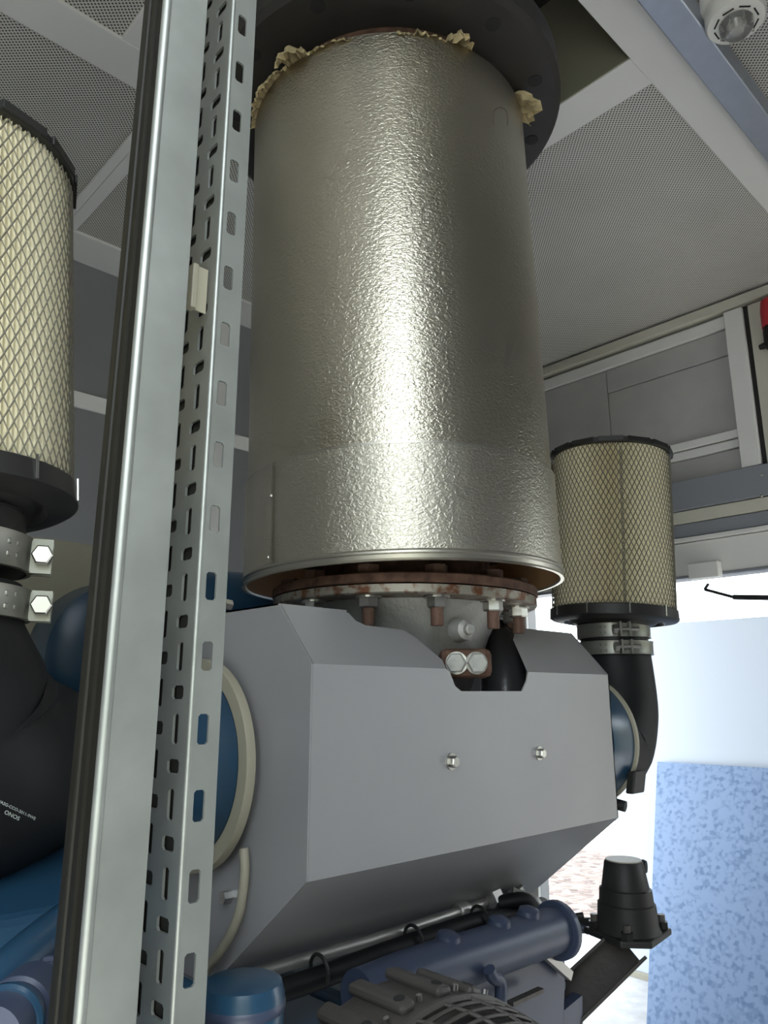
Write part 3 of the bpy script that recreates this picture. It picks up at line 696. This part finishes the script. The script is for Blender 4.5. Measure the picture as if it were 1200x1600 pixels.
zc0 = Z(0.1285); pit = 0.05; ks = range(-31, 32)
long_ = [(zc0+k*pit, 0.0085, 0.0205) for k in ks if zlo+0.03 < zc0+k*pit < zhi-0.03]
W1 = 0.0240
slot_plate('slotted_face', (ax_, ay_, 0), (1, 0, 0), (0, 1, 0), W1, [(0.0108, long_, 0.001, W1)], zlo, zhi)
mix = []
for z, w_, h_ in long_: mix += [(z, 0.0080, 0.0205), (z+pit/2, 0.0165, 0.0095)]
mix2 = [(z+0.0, (0.0165 if i % 2 == 0 else 0.008), (0.0095 if i % 2 == 0 else 0.0205)) for i, (z, w_, h_) in enumerate(mix)]
slot_plate('slotted_face', (ax_, ay_, 0), (0, 1, 0), (1, 0, 0), 0.07, [(0.0195, mix, 0.001, 0.034), (0.0462, mix2, 0.034, 0.072)], zlo, zhi)
MB().tube([(ax_+0.0015, ay_+0.0015, zlo), (ax_+0.0015, ay_+0.0015, zhi)], 0.0022, 10).build('bent_corner', GALV, sp_, smooth=True)
MB().box((ax_+0.0028, ay_+0.008, zlo), (ax_+0.0036, ay_+0.073, zhi)).build('backing_strip', BLACKP, sp_)
dp = thing('door_post', 'bright galvanised door post with black side seal, left of the slotted post', 'post', (0.21, 0.48, 0))
bx0, bx1, by0, by1 = 0.1989, 0.2361, 0.4594, 0.5033
MB().box((bx0+0.004, by0+0.0008, zlo), (bx1, by0+0.004, zhi)).build('front_face', GALV, dp, bevel=0.0006)
MB().tube([(bx0+0.0038, by0+0.0028, zlo), (bx0+0.0038, by0+0.0028, zhi)], 0.0036, 14).build('rolled_lip', GALV, dp, smooth=True)
MB().box((bx1-0.0025, by0+0.004, zlo), (bx1-0.0005, by0+0.03, zhi)).build('return_flange', GALV, dp)
s1 = MB().box((bx0+0.003, by0+0.0065, zlo), (bx0+0.012, by1-0.012, zhi)).build('side_seal', BLACKP, dp, bevel=0.0015)
MB().box((bx0+0.0015, by1-0.0115, zlo), (bx0+0.012, by1, zhi)).build('side_seal', BLACKP, dp, bevel=0.002)
MB().box((bx0+0.0005, by0+0.018, zlo), (bx0+0.004, by0+0.020, zhi)).build('seal_rib', BLACKP, dp)
# cream clip wedged between the posts
ca = onX(301, 450, 0.2535); zt_ = onX(301, 416, 0.2535).z; zb_ = onX(297, 484, 0.2535).z
cl = thing('edge_clip', 'small pale metal clip wedged between the two posts', 'clip', (ca.x, ca.y, zb_))
MB().box((ca.x-0.0025, ca.y-0.004, zb_), (ca.x+0.0025, ca.y+0.004, zt_)).build('clip_body', CREAM, cl, bevel=0.001)
MB().box((ca.x+0.0025, ca.y-0.001, zb_), (ca.x+0.012, ca.y+0.0005, zt_)).build('clip_tongue', CREAM, cl)

# ================================================================== ENGINE BELOW
eb = thing('engine', 'blue painted engine block with cylinder heads under the heat shield', 'engine', (1.0, 1.5, 0.0))
MB().box((0.32, 1.02, 0.45), (1.26, 1.98, Z(-0.60))).build('crankcase', BLUE, eb, bevel=0.02)
MB().box((-0.3, 0.95, 0.0), (1.35, 1.10, 0.22)).build('skid_rail', DKBLUE, eb, bevel=0.01)
MB().box((-0.3, 1.90, 0.0), (1.35, 2.05, 0.22)).build('skid_rail', DKBLUE, eb, bevel=0.01)
MB().box((0.1, 1.12, 0.2), (1.3, 1.88, 0.46)).build('oil_sump', DKBLUE, eb, bevel=0.02)
for k_ in range(4):
    x = 0.31+k_*0.24
    hd = MB().box((x, 0.86, Z(-0.66)), (x+0.225, 1.22, Z(-0.42))).build('cylinder_head', BLUE, eb, bevel=0.015)
    for j in range(4):
        MB().lathe([(0.012, 0), (0.012, 0.014), (0.009, 0.018)], 6, (x+0.03+j*0.053, 0.858, Z(-0.485)), (0, -1, 0.3)).build('head_bolt', BLUE, hd)
        MB().obox((x+0.03+j*0.053, 0.853, Z(-0.545)), (0.018, 0, 0), (0, 0.008, 0), (0, 0, 0.010)).build('head_lug', BLUE, hd, bevel=0.003)
# rear duct and cream plate behind the left turbo
MB().lathe([(0.10, 0), (0.135, 0.02), (0.14, 0.10), (0.11, 0.2)], 48, (0.585, 1.26, Z(0.065)), (0, 1, 0)).build('rear_housing', BLUE, eb, smooth=True)
MB().box((0.36, 1.50, Z(-0.25)), (0.62, 1.52, Z(0.303))).build('rear_plate', CREAM, eb, bevel=0.004)
MB().tube(smoothpath([(0.62, 1.36, Z(0.02)), (0.66, 1.36, Z(0.12)), (0.80, 1.36, Z(0.17)), (1.3, 1.36, Z(0.17))], 6), 0.085, 24).build('charge_air_duct', BLUE, eb, smooth=True)
p = onX(357, 945, 0.60); MB().lathe([(0.008, -0.004), (0.008, 0.008)], 6, p, (-1, 0, 0.1)).build('bolt', ZINC, eb)

# lower-left blue castings
rc = thing('rocker_cover', 'blue cast rocker cover at the lower left below the black elbow', 'rocker cover', (0.12, 0.86, Z(-0.5)))
MB().prism([Vector((-0.1, y, Z(z))) for y, z in ((0.88, -0.150), (0.72, -0.180), (0.69, -0.210), (0.685, -0.252), (0.88, -0.252))], (0.49, 0, 0)).build('cover_top', BLUE, rc, bevel=0.008)
MB().box((-0.12, 0.660, Z(-0.275)), (0.41, 0.90, Z(-0.254))).build('cover_flange', BLUE, rc, bevel=0.006)
MB().box((-0.1, 0.70, Z(-0.60)), (0.40, 0.90, Z(-0.276))).build('head_side', BLUE, rc, bevel=0.01)
MB().tube(smoothpath([(-0.1, 0.668, Z(-0.30)), (0.22, 0.668, Z(-0.30)), (0.26, 0.672, Z(-0.335)), (0.40, 0.672, Z(-0.335))], 6), 0.012, 12).build('cover_rib', BLUE, rc, smooth=True)
for x in (0.13, 0.20, 0.25, 0.32): MB().lathe([(0.008, 0), (0.008, 0.008), (0.006, 0.010)], 6, (x, 0.676, Z(-0.254))).build('bolt', BLUE, rc)
bp_ = [onY(-70, 1590, 0.60), onY(0, 1530, 0.62), onY(50, 1485, 0.64), onY(105, 1440, 0.67)]
tag(MB().tube(smoothpath(bp_, 6), 0.0165, 24).build('coolant_pipe', BLUE, smooth=True), 'glossy blue slanting pipe at the lower left below the rocker cover', 'pipe')
hc = thing('hose_connector', 'dark blue ribbed round connector in the lower left corner', 'connector', onY(30, 1600, 0.58))
h0 = onY(0, 1610, 0.56); h1 = onY(48, 1562, 0.60); hd_ = (h1-h0).normalized()
MB().lathe([(0.021, -0.02), (0.021, 0.022), (0.0235, 0.024), (0.0235, 0.055), (0.020, 0.058)], 32, h0, hd_).build('body', DKBLUE, hc, smooth=True)
MB().lathe([(0.0225, 0.004), (0.0245, 0.006), (0.0245, 0.010), (0.0225, 0.012)], 32, h0, hd_).build('rib', BLUE, hc, smooth=True)
cp = onY(72, 1522, 0.62)
tag(MB().lathe([(0.013, -0.03), (0.013, 0.0), (0.011, 0.004), (0.008, 0.004), (0.007, 0.010)], 24, cp, (-0.25, -1, 0.35)).build('screw_cap', DKBLUE, smooth=True), 'small round dark blue cap above the ribbed connector', 'cap')

# pipes and hose below the shield
Yp = 0.90
pg = [onY(300, 1556, Yp), onY(345, 1540, Yp), onY(450, 1507, Yp), onY(600, 1463, Yp), onY(720, 1424, Yp), onY(790, 1400, Yp+0.02)]
fpz = thing('fuel_pipe', 'slim grey metal pipe running under the heat shield', 'pipe', pg[2])
MB().tube(smoothpath(pg, 6), 0.0085, 16).build('pipe', PIPEG, fpz, smooth=True)
for i in (4,):
    MB().lathe([(0.011, -0.012), (0.0135, -0.010), (0.0135, 0.010), (0.011, 0.012)], 20, onY(722, 1423, Yp), (pg[4]-pg[3]).normalized()).build('coupling', PIPEG, fpz, smooth=True)
pa, pb = onY(770, 1405, Yp), onY(800, 1392, Yp)
MB().lathe([(0.012, -0.012), (0.018, -0.01), (0.018, 0.012), (0.013, 0.014)], 6, pa, (pb-pa).normalized()).build('union_nut', PIPEG, fpz)
MB().lathe([(0.015, -0.012), (0.017, 0.004), (0.012, 0.02)], 20, onY(808, 1398, Yp), (0.3, -0.2, -1)).build('elbow_fitting', PIPEG, fpz, smooth=True)
Yh = 0.87
ph_ = [onY(310, 1600, Yh), onY(400, 1561, Yh), onY(500, 1527, Yh), onY(600, 1490, Yh), onY(700, 1455, Yh), onY(760, 1437, Yh), onY(820, 1432, Yh), onY(848, 1415, Yh+0.02)]
hh_ = thing('wrapped_hose', 'thick black hose with cable ties below the slim grey pipe', 'hose', ph_[3])
MB().tube(smoothpath(ph_, 6), 0.0145, 20).build('hose', RUBBER, hh_, smooth=True)
for x, y0, y1 in ((498, 1494, 1538), (645, 1448, 1488), (748, 1418, 1455)):
    a, b = onY(x, y0, Yh), onY(x+2, y1, Yh); c_ = (a+b)/2; d_ = (ph_[4]-ph_[2]).normalized()
    u1 = (b-a).normalized(); v1 = d_.cross(u1); ra_ = (b-a).length/2+0.002
    ring = [c_+u1*math.cos(t_)*ra_+v1*math.sin(t_)*0.0185 for t_ in [2*math.pi*i/24 for i in range(25)]]
    MB().tube(ring, 0.0026, 8).build('cable_tie', PLAST, hh_)
# curved ends of the hose and the pipe by the union nut
MB().tube(smoothpath([onY(778, 1412, 0.89), onY(822, 1408, 0.86), onY(842, 1442, 0.86)], 6), 0.013, 14).build('hose_end', RUBBER, hh_, smooth=True)
MB().tube(smoothpath([onY(800, 1395, 0.89), onY(838, 1412, 0.86), onY(846, 1440, 0.86)], 6), 0.010, 14).build('pipe_end', PIPEG, fpz, smooth=True)

# big cast tube (coolant manifold)
Ym = 0.80
mm_ = thing('coolant_manifold', 'dark blue cast manifold tube with end flange beside the angled arm', 'manifold', onY(760, 1490, Ym))
pm = [onY(560, 1562, Ym), onY(660, 1521, Ym), onY(760, 1488, Ym), onY(868, 1452, Ym)]
MB().tube(smoothpath(pm, 6), 0.035, 32).build('tube', DKBLUE, mm_, smooth=True)
for x, y in ((700, 1488), (780, 1462), (826, 1446)):
    MB().lathe([(0.022, -0.01), (0.016, 0.012), (0.008, 0.016)], 20, onY(x, y, Ym)+Vector((0, 0, 0.012)), (0, -0.2, 1)).build('bump', DKBLUE, mm_, smooth=True)
md = (pm[3]-pm[2]).normalized()
MB().lathe([(0.045, -0.006), (0.045, 0.007)], 32, onY(870, 1453, Ym), md).build('end_flange', DKBLUE, mm_, bevel=0.002)
MB().lathe([(0.014, 0), (0.014, 0.016)], 20, onY(884, 1480, Ym), md).build('plug', PLAST, mm_)
bd = thing('mount_bracket', 'dark blue plate bracket behind the angled arm', 'bracket', onY(830, 1600, 0.86))
MB().prism([onY(x, y, 0.825) for x, y in ((700, 1640), (740, 1520), (800, 1500), (878, 1470), (884, 1510), (880, 1640))], (0, 0.015, 0)).build('plate', DKBLUE, bd, bevel=0.002)
MB().obox(onY(865, 1502, 0.81), (onY(890, 1525, 0.81)-onY(840, 1480, 0.81))*0.5, (0, 0.006, 0), (0.004, 0, 0.006)).build('rib', PIPEG, bd)
MB().prism([onY(x, y, 0.825) for x, y in ((880, 1580), (910, 1555), (912, 1660), (880, 1660))], (0.0, 0.02, 0)).build('foot', DKBLUE, bd)
MB().obox(onY(822, 1557, 0.80), (onY(848, 1545, 0.80)-onY(800, 1567, 0.80))*0.5, (0, 0.006, 0), (0, 0, 0.003)).build('rib', CASTD, bd)
MB().tube(smoothpath([onY(764, 1515, 0.755), onY(771, 1528, 0.755), onY(782, 1535, 0.755), onY(782, 1575, 0.76)], 5), 0.009, 12).build('lifting_hook', DKBLUE, mm_, smooth=True)

# angled arm with rubber buffer
fc = onD(982, 1456, 1.62)
arm = thing('support_arm', 'black angled channel arm carrying a conical rubber mount near the doorway', 'support arm', (fc.x, fc.y, fc.z-0.25))
e0 = onD(840, 1612, 1.50); e1 = onD(980, 1478, 1.62); ad = (e1-e0); al = ad.normalized()
wv = al.cross((e1-CAMP).normalized()).normalized()
ov = wv.cross(al)
cen = (e0+e1)/2
MB().obox(cen, ad*0.5, wv*0.032, ov*0.004).build('web', CASTD, arm, bevel=0.002)
for s in (-1, 1): MB().obox(cen+wv*0.032*s+ov*0.016*(-1), ad*0.5, wv*0.003, ov*0.020).build('side_flange', CASTD, arm, bevel=0.001)
mt_ = thing('rubber_mount', 'black stepped conical rubber mount with painted top glint on the angled arm', 'mount', (fc.x, fc.y, fc.z-0.008))
tz = 0.125
MB().lathe([(0.060, 0.004), (0.056, 0.012), (0.053, 0.050), (0.050, 0.052), (0.048, 0.075), (0.044, 0.077), (0.036, tz-0.003), (0.033, tz)], 48, fc).build('cone', PLAST, mt_, smooth=True)
MB().lathe([(0.034, tz-0.0005), (0.033, tz+0.0015)], 40, fc).build('top_glint', CREAM, mt_)  # cream disc stands in for sky reflected on the cone top
MB().lathe([(0.011, -0.006), (0.013, 0), (0.011, 0.006)], 20, fc+Vector((0, 0, tz-0.016))+rgt*0.043-tocam*0.02, (rgt+tocam*0.6)).build('side_knob', RUBBER, mt_, smooth=True)
qd = [Vector((0.075, -0.045, 0)), Vector((0.075, 0.05, 0)), Vector((-0.06, 0.06, 0)), Vector((-0.06, -0.05, 0))]
pl_ = [fc+rgt*0.085-tocam*0.01, fc+rgt*0.03-tocam*0.075, fc-rgt*0.08-tocam*0.02, fc-rgt*0.035+tocam*0.07, fc+rgt*0.02+tocam*0.075]
MB().prism([p+Vector((0, 0, -0.008)) for p in pl_], (0, 0, 0.012)).build('plate', PLAST, mt_, bevel=0.003)
for d_ in (rgt*0.066-tocam*0.008, -rgt*0.06-tocam*0.012, -rgt*0.02+tocam*0.062 , rgt*0.022-tocam*0.062):
    b_ = MB().lathe([(0.012, 0.004), (0.012, 0.016)], 6, fc+d_).build('bolt', PLAST, mt_)
    MB().lathe([(0.007, 0.016), (0.007, 0.028)], 12, fc+d_).build('stud', CASTD, b_)
ls = thing('wire_bracket', 'small dark bracket with clips left of the rubber mount', 'bracket', onD(905, 1450, 1.66))
MB().tube([onD(842, 1420, 1.66), onD(870, 1436, 1.66), onD(912, 1430, 1.66)], 0.006, 10).build('rod', PLAST, ls)
MB().obox(onD(900, 1446, 1.66), rgt*0.03, tocam*0.004, Vector((0, 0, 0.014))).build('clip_plate', PLAST, ls, bevel=0.002)
MB().tube([onD(875, 1432, 1.66), onD(920, 1455, 1.66)], 0.007, 10).build('rod', DKBLUE, ls)

# finned alternator casting with grille (bottom edge of the view)
YA = 0.60
g0 = onY(731, 1538, YA); g1 = onY(626, 1581, YA); gx = (g0-g1)
GA = thing('alternator', 'dark cast alternator with ribbed top and slotted grille at the bottom', 'alternator', (g1.x, YA, g1.z-0.25))
RA = 0.19; ac = Vector((g1.x+0.03, 0, g0.z-RA+0.004))
MB().lathe([(RA-0.02, 0.55), (RA-0.003, 0.57), (RA, 0.58), (RA, 0.66), (RA-0.02, 0.69), (0.12, 0.71)], 72, ac, (0, 1, 0)).build('casing', CASTD, GA, smooth=True)
for t_ in (0.0, 0.5, 1.0, 1.45):
    ph = g0-gx*t_; a = math.atan2(ph.x-ac.x, ph.z-ac.z)
    nr = Vector((math.sin(a), 0, math.cos(a))); tg = Vector((math.cos(a), 0, -math.sin(a)))
    pc = Vector((ac.x, YA, ac.z))+nr*(RA+0.004)
    rb = MB().obox(pc+Vector((0, 0.028, -0.0)), tg*0.010, Vector((0, 0.042, 0)), nr*0.006).build('rib', CASTD, GA, bevel=0.005)
    MB().lathe([(0.006, 0.0062), (0.006, 0.0068)], 14, pc, nr).build('bolt_hole', DARK, rb)
    MB().lathe([(0.003, 0), (0.003, 0.006)], 8, pc+tg*0.016-Vector((0, 0.012, 0)), nr).build('screw', ZINC, GA)
# grille: arcs and cross bars of a domed end shroud
gr = MB().lathe([(0.10, 0.425), (RA-0.045, 0.44), (RA-0.018, 0.49), (RA-0.008, 0.56)], 72, ac, (0, 1, 0), caps=(True, False)).build('shroud_inner', DARK, GA, smooth=True)
for j in range(9):
    y = 0.572-0.0145*j; rr = RA+0.002-0.00012*j*j*4
    arc = [Vector((ac.x+rr*math.sin(a), y, ac.z+rr*math.cos(a))) for a in [math.radians(-70+5*i) for i in range(33)]]
    MB().tube(arc, 0.0022 if j else 0.005, 6).build('grille_bar', CASTD, GA, smooth=True)
for i in range(12):
    a = math.radians(-60+12*i)
    bar = [Vector((ac.x+(RA+0.002-0.00012*j*j*4)*math.sin(a+0.02*j), 0.572-0.0145*j, ac.z+(RA+0.002-0.00012*j*j*4)*math.cos(a+0.02*j))) for j in range(9)]
    MB().tube(bar, 0.0022, 6).build('grille_bar', CASTD, GA, smooth=True)

# blue canister beside the posts
fcn = onY(378, 1560, 0.56)
fcz = thing('filter_canister', 'blue round canister at the bottom edge right of the slotted post', 'canister', (fcn.x, fcn.y, fcn.z-0.16))
MB().lathe([(0.026, 0.014), (0.031, 0.012), (0.0335, 0.004), (0.0335, -0.10), (0.03, -0.15)], 40, fcn).build('body', BLUE, fcz, smooth=True)
MB().lathe([(0.0335, 0.0), (0.0345, -0.002), (0.0345, -0.006), (0.0335, -0.008)], 40, fcn, caps=(False, False)).build('rim', DKBLUE, fcz, smooth=True)
MB().lathe([(0.012, 0), (0.015, 0.006), (0.015, 0.03)], 20, fcn+Vector((-0.025, -0.018, -0.022)), (-1, -0.2, 0)).build('port', DKBLUE, fcz, smooth=True)
